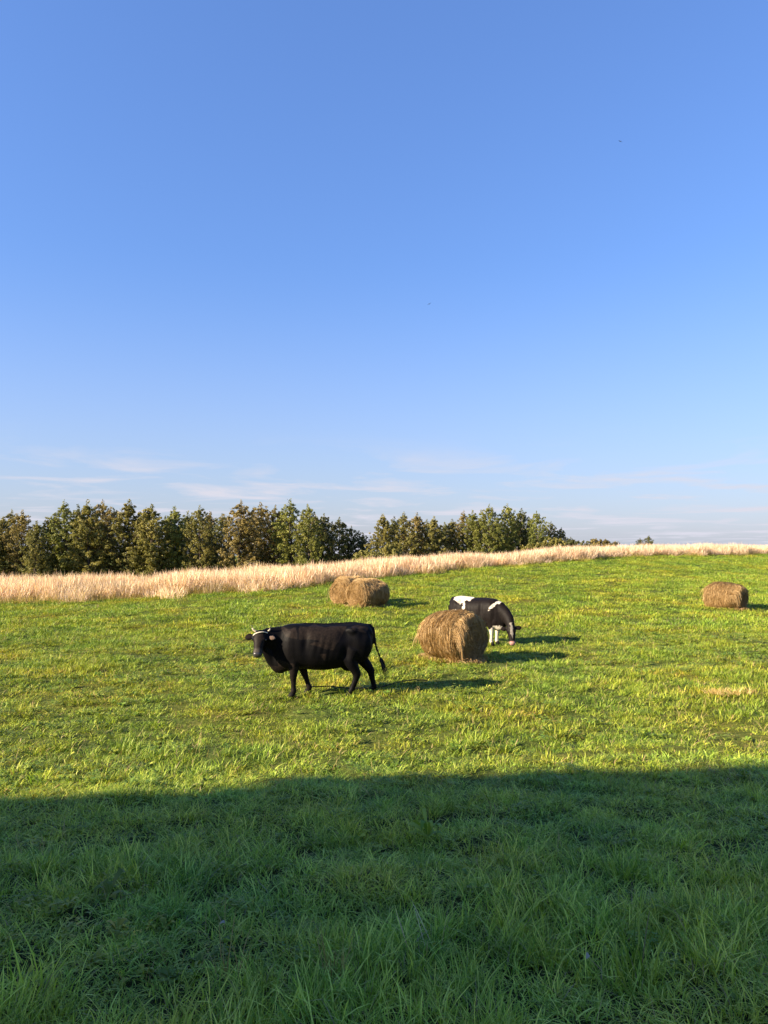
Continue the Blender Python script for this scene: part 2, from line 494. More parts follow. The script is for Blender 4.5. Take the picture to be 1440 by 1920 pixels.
put(x, y, 15 + rng.integers(0, 4, len(x)), 0.8, 1.3, 0.5 + 0.65 * tall)
dead = [blade_obj('g', M_dry_green, n=9, radius=0.12, h=(0.08, 0.24), w=0.0045, bend=0.5, seed=s, levels=3, upright=0.7, droop=0.2) for s in (46, 47, 48)]
x, y = field_points(2.6, 22.0, 2.2); put(x, y, 19 + rng.integers(0, 3, len(x)), 0.6, 1.2)
scatter('pasture_grass', np.concatenate(P), np.concatenate(Rr), np.concatenate(S), np.concatenate(I), near + mid + far + dead,
        'green pasture grass covering the whole field, shaded in the foreground', 'grass')

# ---- broad-leaved weeds and clover among the grass
ros = []
for s in range(6):
    V, F4, F3, A = rosette(8 + s % 3 * 2, 0.080 + 0.015 * (s % 2), 0.024 + 0.008 * (s % 3), 60 + s, 0.5)
    ros.append(bpy.data.objects.new('w', mesh('w', V, [F4, F3], M_weed, False, {'rnd': A})))
def clover(seed):
    r = np.random.default_rng(seed); V = []; F = []; A = []
    for i in range(22):
        c = np.array((r.normal(0, 0.07), r.normal(0, 0.07), r.uniform(0.05, 0.10))); a = r.random(); az0 = r.random() * 6.28
        for q in range(3):
            az = az0 + q * 2.094; d = np.array((math.cos(az), math.sin(az), r.normal(0, 0.3))); sd = np.array((-math.sin(az), math.cos(az), 0)); b = len(V)
            V += [c, c + d * 0.016 - sd * 0.011, c + d * 0.029, c + d * 0.016 + sd * 0.011]; A += [a] * 4; F.append((b, b+1, b+2, b+3))
    return bpy.data.objects.new('w', mesh('w', V, [F], M_weed, False, {'rnd': A}))
ros += [clover(s) for s in range(80, 83)]
P = []; Rr = []; S = []; I = []
x, y = field_points(3, 9, 12); k = vnoise(x * 1.3, y * 1.3, 33) > 0.42; x, y = x[k], y[k]; put(x, y, rng.integers(0, 9, len(x)), 0.45, 0.95)
x, y = field_points(8.0, 24, 16)
k = vnoise(x * 0.6, y * 0.6, 31) + rng.normal(0, 0.15, len(x)) > 0.42; x, y = x[k], y[k]
put(x, y, rng.integers(0, 9, len(x)), 0.5, 1.15)
scatter('broadleaf_weeds', np.concatenate(P), np.concatenate(Rr), np.concatenate(S), np.concatenate(I), ros,
        'low broad-leaved weeds and clover mixed into the pasture grass', 'weeds')

# ---- tall dry grass along the far edge
dry = [blade_obj('d', M_dry, n=110, radius=0.55, h=(0.35, 1.10), w=0.008, bend=0.22, seed=s, levels=3, upright=0.12, droop=0.2, head=0.020) for s in range(100, 105)]
dry += [blade_obj('d', M_dry_green, n=90, radius=0.55, h=(0.15, 0.55), w=0.014, bend=0.4, seed=s, levels=3, upright=0.3, droop=0.3) for s in range(105, 108)]
P = []; Rr = []; S = []; I = []
x, y = field_points(32, 100, 9, 0.60, 4)
D, _ = edge_of(x, y)
D = D + 2.2 * (vnoise(x * 0.35, y * 0.1, 41) - 0.5) + 1.4 * (vnoise(x * 1.3, y * 0.5, 43) - 0.5) + rng.normal(0, 0.35, len(x))
k = (y > D) & (y < D + 9); x, y, D = x[k], y[k], D[k]
front = (y - D) < 1.2
idx = np.where(front & (rng.random(len(x)) < 0.65), rng.integers(5, 8, len(x)), rng.integers(0, 5, len(x)))
idx = np.where((rng.random(len(x)) < 0.14), rng.integers(5, 8, len(x)), idx)
pxx = 720 + 1442 * x / y
hm = (0.62 + 0.36 * vnoise(x * 0.4, y * 0.4, 42) + 0.25 * vnoise(x * 1.7, y * 1.7, 44)) * np.clip((y - D) / 1.2 + 0.45, 0.45, 1)
hm = hm * np.interp(pxx, [900, 1150], [1.0, 0.88])
put(x, y, idx, 0.8, 1.2, hm)
scatter('tall_dry_grass', np.concatenate(P), np.concatenate(Rr), np.concatenate(S), np.concatenate(I), dry,
        'band of tall straw-coloured dry grass along the far edge of the field', 'dry grass')

# ------------------------------------------------------------------ trees
def tree_meshes(kind, seed):
    """crown and trunk of a unit tree: 1 m tall, crown radius given as a share of the height"""
    r = np.random.default_rng(seed)
    prof = {'spire':  [(0, .35), (.15, .75), (.35, 1), (.55, .92), (.75, .68), (.90, .36), (1, .08)],
            'round':  [(0, .45), (.2, .85), (.45, 1), (.7, .92), (.85, .60), (.95, .30), (1, .08)],
            'sparse': [(0, .30), (.2, .70), (.45, .95), (.65, .85), (.85, .50), (1, .10)],
            'bush':   [(0, .75), (.3, 1), (.6, .92), (.85, .60), (1, .25)]}[kind]
    rad = {'spire': 0.245, 'round': 0.30, 'sparse': 0.24, 'bush': 0.62}[kind]
    nl = {'spire': 120, 'round': 124, 'sparse': 92, 'bush': 46}[kind]
    low = 0.03 if kind != 'sparse' else 0.10
    tp = np.array([p[0] for p in prof]); tr = np.array([p[1] for p in prof])
    lob = [(r.uniform(0, 6.28), r.uniform(0.15, 0.9), r.uniform(-0.22, 0.28)) for _ in range(9)]
    G = Geo(); sway = r.normal(0, 0.012, 2)
    def axis(t): return np.array((sway[0] * math.sin(3 * t), sway[1] * math.sin(4 * t + 1), t))
    tw = 0.016 if kind != 'bush' else 0.02
    G.limb([axis(t) - np.array((0, 0, 0.02 if t == 0 else 0)) for t in (0, .1, .3, .5, .7, .85, .97)], [tw * q for q in (1.3, 1, .85, .65, .42, .22, .06)], (1, 0, 0), 7)
    C = []; N = []; K = []
    for i in range(nl):
        t = low + (0.97 - low) * ((i + r.random()) / nl) ** 0.9
        az = i * 2.39996 + r.normal(0, 0.4)
        k = np.interp((t - low) / (1 - low), tp, tr)
        mult = 1.0
        for la, lt, lm in lob:
            da = (az - la + math.pi) % (2 * math.pi) - math.pi
            mult += lm * math.exp(-(da / 0.7) ** 2 - ((t - lt) / 0.13) ** 2)
        L = rad * k * mult * r.uniform(0.72, 1.10)
        rise = L * r.uniform(0.35, 1.2) * (1.0 if kind != 'round' else 0.8)
        a0 = axis(max(t * 0.96 - rise * 0.6, 0.02)); tip = a0 + np.array((math.cos(az) * L, math.sin(az) * L, rise))
        if i % 2 == 0: G.limb([a0, (a0 + tip) / 2 + np.array((0, 0, -0.01)), tip], [0.0045, 0.003, 0.001], (0.3, 0.2, 1), 4)
        m = max(2, int(round(2 + 4 * L / rad)))
        cl = r.random()
        for j in range(m):
            f = 0.25 + 0.75 * (j + r.random() * 0.8) / m
            c = a0 + (tip - a0) * f + r.normal(0, 0.012, 3)
            cr = (0.0225 if kind != 'bush' else 0.075) * r.uniform(0.7, 1.3) * (0.75 + 0.5 * k)
            n = 30 if kind != 'sparse' else 22
            q = r.normal(0, 1, (n, 3)); q /= np.linalg.norm(q, axis=1)[:, None]
            q *= (r.random((n, 1)) ** 0.45)
            pts = c + q * np.array((cr, cr, cr * 0.75))
            C.append(pts); nn = q * 0.9 + r.normal(0, 0.6, (n, 3)) + np.array((math.cos(az) * 0.3, math.sin(az) * 0.3, 0.5)); N.append(nn)
            K.append(np.clip(0.5 * cl + 0.5 * r.random(n), 0, 1))
    # leading shoot
    for j in range(5):
        n = 14; c = axis(0.90 + 0.022 * j); q = r.normal(0, 1, (n, 3)) * np.array((0.016, 0.016, 0.02)) * (1.3 - 0.2 * j)
        C.append(c + q); N.append(r.normal(0, 1, (n, 3)) + np.array((0, 0, .5))); K.append(r.random(n))
    C = np.concatenate(C); N = np.concatenate(N); K = np.concatenate(K)
    N /= np.linalg.norm(N, axis=1)[:, None]
    rv = r.normal(0, 1, N.shape); T = np.cross(N, rv); T /= np.linalg.norm(T, axis=1)[:, None]; B = np.cross(N, T)
    sz = (0.0095 if kind != 'bush' else 0.034) * r.uniform(0.6, 1.35, (len(C), 1))
    V = np.stack([C - T * sz, C - B * sz * 0.55, C + T * sz, C + B * sz * 0.55], 1).reshape(-1, 3)
    F = np.arange(len(V)).reshape(-1, 4)
    return V, F, np.repeat(K, 4), G

def crown_mat(name, lo, mid, hi):
    return leaf_mat(name, lo, mid, hi, 0.12, [(0.3, (0.85, 0.88, 0.9)), (0.7, (1.2, 1.1, 1.0))], 0.32, rough=0.6, spec=0.2, objrand=0.16)
CROWN = {'olive': crown_mat('crown_olive', (0.115, 0.118, 0.032), (0.20, 0.19, 0.052), (0.30, 0.265, 0.088)),
         'dark':  crown_mat('crown_dark', (0.065, 0.076, 0.026), (0.11, 0.12, 0.038), (0.17, 0.165, 0.058)),
         'green': crown_mat('crown_green', (0.105, 0.125, 0.030), (0.18, 0.20, 0.048), (0.28, 0.275, 0.075)),
         'rust':  crown_mat('crown_rust', (0.135, 0.115, 0.040), (0.225, 0.185, 0.066), (0.32, 0.26, 0.10))}
LIB = {}
def tree_lib(kind, var, tone):
    key = (kind, var, tone)
    if key not in LIB:
        base = (kind, var)
        if base not in LIB: LIB[base] = tree_meshes(kind, 500 + 17 * var + {'spire': 0, 'round': 1000, 'sparse': 2000, 'bush': 3000}[kind])
        V, F, K, G = LIB[base]
        LIB[key] = (mesh('crown', V, [F], CROWN[tone], False, {'rnd': K}), G.mesh('trunk', M_bark, True))
    return LIB[key]
def eye_height(ypix, d): return EYE - (ypix - 1018) * d / 1442
trng = random.Random(4)
def tree(px, top, d, kind, var, tone, label, group, name='tree', cat='tree', wide=1.0, dz=-0.05):
    x, yy, z = spot(px, d)
    H = (eye_height(top, d) - z) * 1.0
    t = thing(name, label, cat, (x, yy, z + dz), trng.uniform(0, 6.28), group)
    t.scale = (H * wide, H * wide, H)
    c, k = tree_lib(kind, var, tone)
    obj('crown', c, t); obj('trunk', k, t)
    return t

GL, GR = 'trees of the wood left of the gap', 'trees of the grove right of the gap'
T = [  # px, top row, distance, kind, variant, tone, width, label
 (-14, 985, 84, 'spire', 0, 'dark', 1.15, 'dark tree cut by the left edge of the picture'),
 (6, 968, 86, 'spire', 1, 'olive', 1.0, 'pointed tree nearest the left edge of the picture, whole crown visible'),
 (42, 955, 85, 'sparse', 0, 'rust', 1.0, 'thin brownish tree standing a little higher near the left edge of the wood'),
 (68, 975, 82, 'spire', 2, 'olive', 1.0, 'low olive tree between the thin brownish tree and the tall two-topped tree'),
 (88, 968, 86, 'sparse', 1, 'olive', 1.0, 'olive tree just left of the tall loose-topped tree in the left wood'),
 (122, 938, 86, 'sparse', 2, 'green', 1.05, 'tall loose-topped tree, first of the high tops at the left'),
 (147, 946, 88, 'spire', 3, 'dark', 0.9, 'narrow dark tree tucked right behind the tall loose-topped tree at left'),
 (166, 938, 84, 'spire', 4, 'olive', 1.1, 'full pointed olive tree, second of the high tops at the left'),
 (190, 936, 87, 'round', 0, 'rust', 0.75, 'brownish high tree between two pointed olive trees in the left wood'),
 (213, 952, 90, 'round', 1, 'dark', 0.75, 'dark set-back tree between two high tops in the left wood'),
 (242, 935, 85, 'spire', 0, 'olive', 1.1, 'tallest pointed olive tree of the left wood'),
 (285, 944, 84, 'spire', 1, 'olive', 1.15, 'pointed olive tree right of the tallest one in the left wood'),
 (326, 948, 86, 'spire', 2, 'green', 1.0, 'greener pointed tree in the middle of the left wood'),
 (352, 958, 89, 'spire', 3, 'dark', 1.0, 'dark pointed tree in the middle of the left wood, slightly lower'),
 (376, 946, 84, 'round', 2, 'olive', 0.8, 'rounded olive tree just left of the dark hollow in the wood'),
 (415, 962, 90, 'round', 3, 'dark', 0.8, 'dark tree filling the hollow left of the broad rusty tree'),
 (450, 937, 84, 'round', 0, 'rust', 0.95, 'broad rusty yellow round-topped tree in the left wood'),
 (488, 941, 87, 'sparse', 0, 'rust', 1.1, 'thin-topped brownish tree right of the broad rusty tree'),
 (516, 946, 89, 'round', 1, 'rust', 0.75, 'small-topped rusty tree in front of the high yellow-green tree'),
 (547, 936, 85, 'sparse', 2, 'green', 1.15, 'high green tree toward the right end of the left wood'),
 (578, 944, 83, 'round', 2, 'green', 0.75, 'sunlit yellow-green tree toward the right end of the left wood'),
 (606, 962, 87, 'round', 3, 'dark', 0.8, 'dark tree stepping down right of the yellow-green tree'),
 (636, 969, 85, 'round', 1, 'dark', 0.9, 'round dark tree at the right end of the left wood'),
 (658, 985, 86, 'round', 0, 'dark', 0.8, 'low dark tree closing the right end of the left wood'),
]
for px, top, d, kd, va, tone, w, lab in T: tree(px, top, d, kd, va, tone, lab, GL, wide=w)
for i, (px, wh) in enumerate(((20, 'the pointed tree nearest the left edge'), (105, 'the tall loose-topped tree'), (180, 'the full pointed olive tree'), (265, 'the tallest pointed olive tree'),
                              (310, 'the greener pointed tree'), (395, 'the rounded olive tree'), (470, 'the broad rusty tree'), (530, 'the high green tree'), (590, 'the sunlit yellow-green tree'))):
    tree(px, 955 + (i * 7) % 16, 94, ('round', 'spire')[i % 2], i % 4, ('olive', 'dark', 'rust')[i % 3], 'tree half hidden behind ' + wh, 'back row of the left wood', wide=0.9)
T2 = [
 (681, 998, 88, 'spire', 3, 'dark', 1.2, 'small dark tree in the gap between wood and grove'),
 (717, 962, 84, 'spire', 1, 'olive', 0.95, 'slim pointed tree standing first and alone at the left of the grove'),
 (758, 960, 84, 'sparse', 1, 'olive', 1.1, 'feathery olive tree beside the slim pointed tree of the grove'),
 (783, 961, 86, 'spire', 4, 'rust', 1.1, 'brown-tinged tree second right of the slim pointed tree'),
 (815, 967, 85, 'spire', 0, 'olive', 1.0, 'pointed tree right of the brown-tinged tree in the grove'),
 (848, 972, 86, 'spire', 2, 'olive', 1.0, 'lower pointed tree in the left half of the grove'),
 (868, 957, 88, 'sparse', 2, 'rust', 1.0, 'thin brownish tree in the middle of the grove'),
 (886, 956, 86, 'spire', 3, 'green', 0.95, 'narrow green tree just left of the big round grove trees'),
 (918, 945, 85, 'round', 0, 'green', 0.85, 'big round green tree, left one of the grove highest pair'),
 (950, 943, 86, 'round', 2, 'green', 0.80, 'big round green tree, right one of the grove highest pair'),
 (978, 952, 88, 'round', 1, 'dark', 0.8, 'dark tree right of the highest pair in the grove'),
 (1008, 957, 85, 'round', 3, 'green', 0.75, 'green round tree second from the right slope of the grove'),
 (1034, 977, 87, 'round', 0, 'dark', 0.8, 'dark tree on the right slope of the grove'),
 (1052, 988, 86, 'round', 2, 'dark', 0.8, 'lower dark tree on the right slope of the grove'),
 (1070, 1006, 85, 'round', 1, 'dark', 1.0, 'last low dark tree at the right foot of the grove'),
]
for px, top, d, kd, va, tone, w, lab in T2: tree(px, top, d, kd, va, tone, lab, GR, wide=w)
for i, (px, wh) in enumerate(((740, 'the feathery olive tree'), (800, 'the brown-tinged grove tree'), (835, 'the lower pointed grove tree'), (900, 'the narrow green grove tree'),
                              (935, 'the highest pair of the grove'), (965, 'the dark tree next to the highest pair'), (995, 'the green round tree on the right of the grove'))):
    tree(px, 968 + (i * 5) % 12, 93, 'round', i % 4, ('dark', 'olive')[i % 2], 'tree half hidden behind ' + wh, 'back row of the grove', wide=0.95)
B = [
 (690, 1030, 74, 0, 'olive', 1.0, 'pale sunlit bush at the gap between wood and grove'),
 (738, 1018, 77, 1, 'olive', 0.7, 'olive bush under the slim pointed tree of the grove'),
 (470, 1050, 72, 2, 'rust', 1.2, 'low rusty bush behind the dry grass under the broad rusty tree'),
 (1038, 1008, 76, 0, 'olive', 1.0, 'sunlit olive bush at the right foot of the grove'),
 (1000, 1018, 75, 1, 'olive', 1.1, 'low olive bush left of the sunlit bush at the foot of the grove'),
 (1075, 1012, 78, 2, 'dark', 1.0, 'small dark bush at the last right tree of the grove'),
 (1125, 1011, 92, 1, 'rust', 1.3, 'low wide brown bush on the skyline right of the grove'),
]
for px, top, d, va, tone, w, lab in B: tree(px, top, d, 'bush', va, tone, lab, 'bushes along the far field edge', 'bush', 'bush', w)
for px, top, lab in ((1200, 1008, 'thin dark shrub on the skyline, left one of two'), (1216, 1003, 'thin dark shrub on the skyline, taller right one of two')):
    tree(px, top, 88, 'sparse', px % 3, 'dark', lab, 'bushes along the far field edge', 'bush', 'bush', 1.3)

# ------------------------------------------------------------------ hay bales
M_core = None
def core_mat():
    m, nt, out = material('hay_packed')
    tcn = node(nt, 'ShaderNodeTexCoord').outputs['Object']
    mp = node(nt, 'ShaderNodeMapping', {'Vector': tcn, 'Scale': (9, 1.6, 1.6)}).outputs[0]
    f = noise(nt, 4.0, 7, mp, 0.7)
    c = ramp(nt, f, [(0.25, (0.13, 0.078, 0.032)), (0.5, (0.29, 0.18, 0.072)), (0.75, (0.45, 0.31, 0.14))])
    b = node(nt, 'ShaderNodeBump', {'Strength': 1.0, 'Distance': 0.03, 'Height': f})
    p = node(nt, 'ShaderNodeBsdfPrincipled', {'Base Color': c, 'Roughness': 0.85, 'Specular IOR Level': 0.15, 'Normal': b.outputs[0]})
    nt.links.new(p.outputs[0], out.inputs[0])
    return m
M_core = core_mat()
def bale(label, loc, yaw, Rr_, L, seed, fringe=(0, 0), tilt=0.0, slump=0.0, taper=0.0):
    """round bale lying on its curved side: axis along local x"""
    r = np.random.default_rng(seed)
    t = thing('hay_bale', label, 'hay bale', loc, yaw, 'round hay bales on the field')
    t.rotation_euler = (0, tilt, yaw)
    ph = r.uniform(0, 6.28, 6)
    def rad(th, x):
        w = 1 + 0.035 * np.sin(2 * th + ph[0]) + 0.035 * np.sin(3 * th + ph[1] + 2.5 * x) + 0.022 * np.sin(7 * th + 4 * x + ph[2]) + 0.020 * np.sin(9 * x / L + ph[3] + th) + 0.012 * np.sin(13 * th - 6 * x + ph[4])
        e = np.abs(x) / (L / 2)
        return Rr_ * w * (1 + taper * x / L) * (1 - 0.17 * np.clip((e - 0.55) / 0.45, 0, 1) ** 2.4)
    def shape(x, th, q, off=0.0):
        """point: x along axis, angle, share q of the radius, offset outward"""
        rr = rad(th, x) * q + off
        y = rr * np.cos(th) * (1.03 + slump); z = rr * np.sin(th) * (1 - slump * 0.6)
        zb = -Rr_ * 0.90
        z = np.where(z < zb, zb + (z - zb) * 0.15, z)
        x = x + slump * 0.3 * (-z / Rr_) * np.sign(x) * np.abs(x) / (L / 2) * 0.3
        return np.stack([x, y, z + Rr_ * 0.90], -1)
    nth, nxs = 72, 22
    th = np.linspace(0, 2 * np.pi, nth, endpoint=False)
    rings = []
    endb = lambda q: 0.05 * (1 - q * q)
    for q in (0.05, 0.2, 0.4, 0.6, 0.8, 0.92):
        rings.append(shape(np.full(nth, -L / 2 - endb(q)) + 0.015 * np.sin(5 * th + q * 9), th, q))
    for k in range(nxs):
        rings.append(shape(np.full(nth, -L / 2 + L * k / (nxs - 1)), th, 1.0, r.normal(0, 0.008, nth)))
    for q in (0.92, 0.8, 0.6, 0.4, 0.2, 0.05):
        rings.append(shape(np.full(nth, L / 2 + endb(q)) + 0.015 * np.sin(4 * th + q * 7), th, q))
    G = Geo(); G.rings([list(map(tuple, a)) for a in rings])
    obj('rolled_hay', G.mesh('rolled_hay', M_core, True), t)
    # loose straw lying round the roll and over its ends
    def strips(path, w, a):
        """path (n,k,3) -> ribbon quads"""
        n, k, _ = path.shape
        tg = np.gradient(path, axis=1); rv = r.normal(0, 1, (n, 1, 3)); sd = np.cross(tg, rv); sd /= np.linalg.norm(sd, axis=2)[:, :, None] + 1e-9
        ww = w[:, None, None] * 0.5
        V = np.stack([path - sd * ww, path + sd * ww], 2).reshape(-1, 3)
        base = (np.arange(n) * k * 2)[:, None] + (np.arange(k - 1) * 2)[None, :]
        F = np.stack([base, base + 1, base + 3, base + 2], -1).reshape(-1, 4)
        return V, F, np.repeat(a, k * 2)
    VV = []; FF = []; AA = []; off = 0
    def push(path, w, a):
        nonlocal off
        V, F, A = strips(path, w, a); VV.append(V); FF.append(F + off); AA.append(A); off += len(V)
    n, k = 11000, 4
    t0 = r.uniform(-0.5, np.pi + 0.5, n); dl = r.uniform(0.12, 0.75, n) * r.choice([-1, 1], n); x0 = r.uniform(-L / 2, L / 2, n); dx = r.normal(0, 0.05, n)
    s = np.linspace(0, 1, k)[None, :]
    tp_ = taper
    lift = r.uniform(-0.004, 0.03, n)[:, None] * (0.4 + np.sin(np.pi * s)) + (r.random(n) < 0.1)[:, None] * s * r.uniform(0, 0.06, n)[:, None]
    push(shape(np.clip(x0[:, None] + dx[:, None] * s, -L / 2 - 0.03, L / 2 + 0.03), t0[:, None] + dl[:, None] * s, 1.0, lift), r.uniform(0.003, 0.008, n), r.random(n))
    for side in (-1, 1):
        n = 4200
        q0 = np.sqrt(r.random(n)) * 0.98; a0 = r.uniform(0, 6.28, n); ar = r.normal(0, 0.35, n) / (q0 + 0.25); dq = r.normal(0, 0.10, n)
        q = np.clip(q0[:, None] + dq[:, None] * s, 0, 1.02); an = a0[:, None] + ar[:, None] * s
        xx = side * (L / 2 + 0.05 * (1 - q * q) + r.uniform(0, 0.025, n)[:, None] + (r.random(n) < 0.2)[:, None] * s * 0.04)
        push(shape(xx, an, q), r.uniform(0.003, 0.008, n), r.random(n) * 0.7)
        if fringe[(side + 1) // 2]:
            n = fringe[(side + 1) // 2]; k2 = 5; s2 = np.linspace(0, 1, k2)[None, :]
            a0 = np.clip(r.normal(np.pi / 2 + 0.35, 0.55, n), 0.35, np.pi - 0.1); back = r.uniform(0.02, 0.35, n)[:, None]; ln = r.uniform(0.06, 0.34, n)[:, None] * (1 + 0.8 * (a0 > 2.2))[:, None]
            x_ = side * (L / 2 - back + (back + ln * 0.38) * np.sqrt(s2))
            p3 = shape(np.clip(x_, -L, L), a0[:, None] + r.normal(0, 0.12, n)[:, None] * s2, 0.985, 0.03 + r.uniform(0, 0.05, n)[:, None] * s2)
            p3[..., 0] = x_; p3[..., 2] -= (ln * s2 ** 2.2) * r.uniform(0.3, 1.1, n)[:, None]
            push(p3, r.uniform(0.003, 0.007, n), 0.25 + 0.75 * r.random(n))
    # straw fallen round the foot
    n = 700; an = r.uniform(0, 6.28, n); rr = r.normal(0, 0.14, n); cx_ = np.cos(an) * (L / 2 + 0.06 + np.abs(rr)); cy_ = np.sin(an) * (Rr_ * 0.75 + np.abs(rr)); dr = r.uniform(0, 6.28, n); ll = r.uniform(0.05, 0.2, n)
    pth = np.stack([cx_[:, None] + np.cos(dr)[:, None] * ll[:, None] * s, cy_[:, None] + np.sin(dr)[:, None] * ll[:, None] * s, 0.03 + r.uniform(0, 0.09, n)[:, None] * (0.5 + np.sin(np.pi * s))], -1)
    push(pth, r.uniform(0.004, 0.009, n), r.random(n))
    lo = obj('loose_straw', mesh('loose_straw', np.concatenate(VV), [np.concatenate(FF)], M_hay, False, {'rnd': np.concatenate(AA)}), t)
    lo['kind'] = 'stuff'
    return t

bale('nearest hay bale with shaggy straw hanging over its dark end, before the spotted cow', spot(847, 18.2, -0.03), math.atan2(-0.66, 0.75), 0.62, 1.12, 1, (200, 900), slump=0.06, taper=0.20)
bale('front hay bale of the pair left of centre, sunlit flat end facing left', spot(690, 30.2, -0.03), math.atan2(-0.66, -0.75) , 0.59, 1.25, 2, (0, 120))
bale('hay bale behind the other at the left of centre, mostly covered by it', spot(657, 31.6, -0.03), math.atan2(-0.70, -0.71), 0.61, 1.2, 3, (0, 60), slump=0.06)
bale('lone hay bale at the right edge of the field', spot(1359, 30.4, -0.03), math.atan2(-0.84, 0.53), 0.545, 1.28, 4, (60, 420), slump=0.08, taper=-0.12)

# ------------------------------------------------------------------ cows
def coat(name, rough=0.55):
    m, nt, out = material(name)
    oc = node(nt, 'ShaderNodeTexCoord').outputs['Object']
    blk = ramp(nt, noise(nt, 3.5, 4, oc), [(0.35, (0.0020, 0.0020, 0.0028)), (0.7, (0.0045, 0.0038, 0.004))])
    fine = noise(nt, 28, 4, oc)
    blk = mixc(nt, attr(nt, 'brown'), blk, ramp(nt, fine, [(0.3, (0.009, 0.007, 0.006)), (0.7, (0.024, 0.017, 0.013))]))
    wht = ramp(nt, fine, [(0.3, (0.36, 0.32, 0.26)), (0.7, (0.60, 0.55, 0.47))])
    c = mixc(nt, attr(nt, 'white'), blk, wht)
    c = mixc(nt, attr(nt, 'pink'), c, (0.42, 0.22, 0.19))
    mp = node(nt, 'ShaderNodeMapping', {'Vector': oc, 'Scale': (1, 1, 0.25)}).outputs[0]
    b = node(nt, 'ShaderNodeBump', {'Strength': 0.3, 'Distance': 0.008, 'Height': noise(nt, 70, 3, mp)})
    p = node(nt, 'ShaderNodeBsdfPrincipled', {'Base Color': c, 'Roughness': rough, 'Specular IOR Level': 0.07, 'Normal': b.outputs[0]})
    nt.links.new(p.outputs[0], out.inputs[0])
    return m
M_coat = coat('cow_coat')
M_horn = plain('horn', (0.40, 0.33, 0.23), 0.45, 0.4, 30, 0.2)
M_horn_dark = plain('horn_tip', (0.05, 0.045, 0.04), 0.4, 0.4)
M_hoof = plain('hoof', (0.010, 0.009, 0.008), 0.7, 0.1, 25, 0.3)
M_lining_lit = plain('ear_lining', (0.16, 0.11, 0.08), 0.9, 0.05, 40, 0.4)  # paler copy: sunlight on one ear put into the colour
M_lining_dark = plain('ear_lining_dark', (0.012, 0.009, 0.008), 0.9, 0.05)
M_eye = plain('eye', (0.006, 0.005, 0.004), 0.08, 0.6)
M_nose = plain('wet_nose', (0.035, 0.032, 0.033), 0.3, 0.5, 40, 0.3)
M_nostril = plain('nostril', (0.01, 0.008, 0.008), 0.5, 0.2)
M_band = plain('head_rope', (0.66, 0.58, 0.46), 0.8, 0.15, 60, 0.2)
M_switch = leaf_mat('tail_hair', (0.008, 0.007, 0.007), (0.015, 0.012, 0.011), (0.03, 0.022, 0.018), objrand=0, transl=0.05)
M_switch_w = leaf_mat('tail_hair_white', (0.5, 0.45, 0.38), (0.62, 0.57, 0.5), (0.7, 0.66, 0.58), objrand=0, transl=0.1)

TORSO = [  # x, top, bottom, half width
 (-0.845, 1.135, 0.90, 0.07), (-0.815, 1.215, 0.78, 0.15), (-0.76, 1.265, 0.68, 0.215), (-0.66, 1.285, 0.61, 0.25), (-0.52, 1.295, 0.555, 0.275),
 (-0.38, 1.287, 0.525, 0.285), (-0.20, 1.278, 0.482, 0.32), (0.0, 1.272, 0.455, 0.34), (0.20, 1.275, 0.455, 0.34), (0.38, 1.285, 0.475, 0.32),
 (0.54, 1.295, 0.475, 0.295), (0.68, 1.285, 0.44, 0.255), (0.80, 1.245, 0.405, 0.215), (0.91, 1.18, 0.40, 0.165), (0.99, 1.10, 0.50, 0.12), (1.04, 1.00, 0.66, 0.06)]
def nrm(v): v = np.array(v, dtype=float); return v / np.linalg.norm(v)

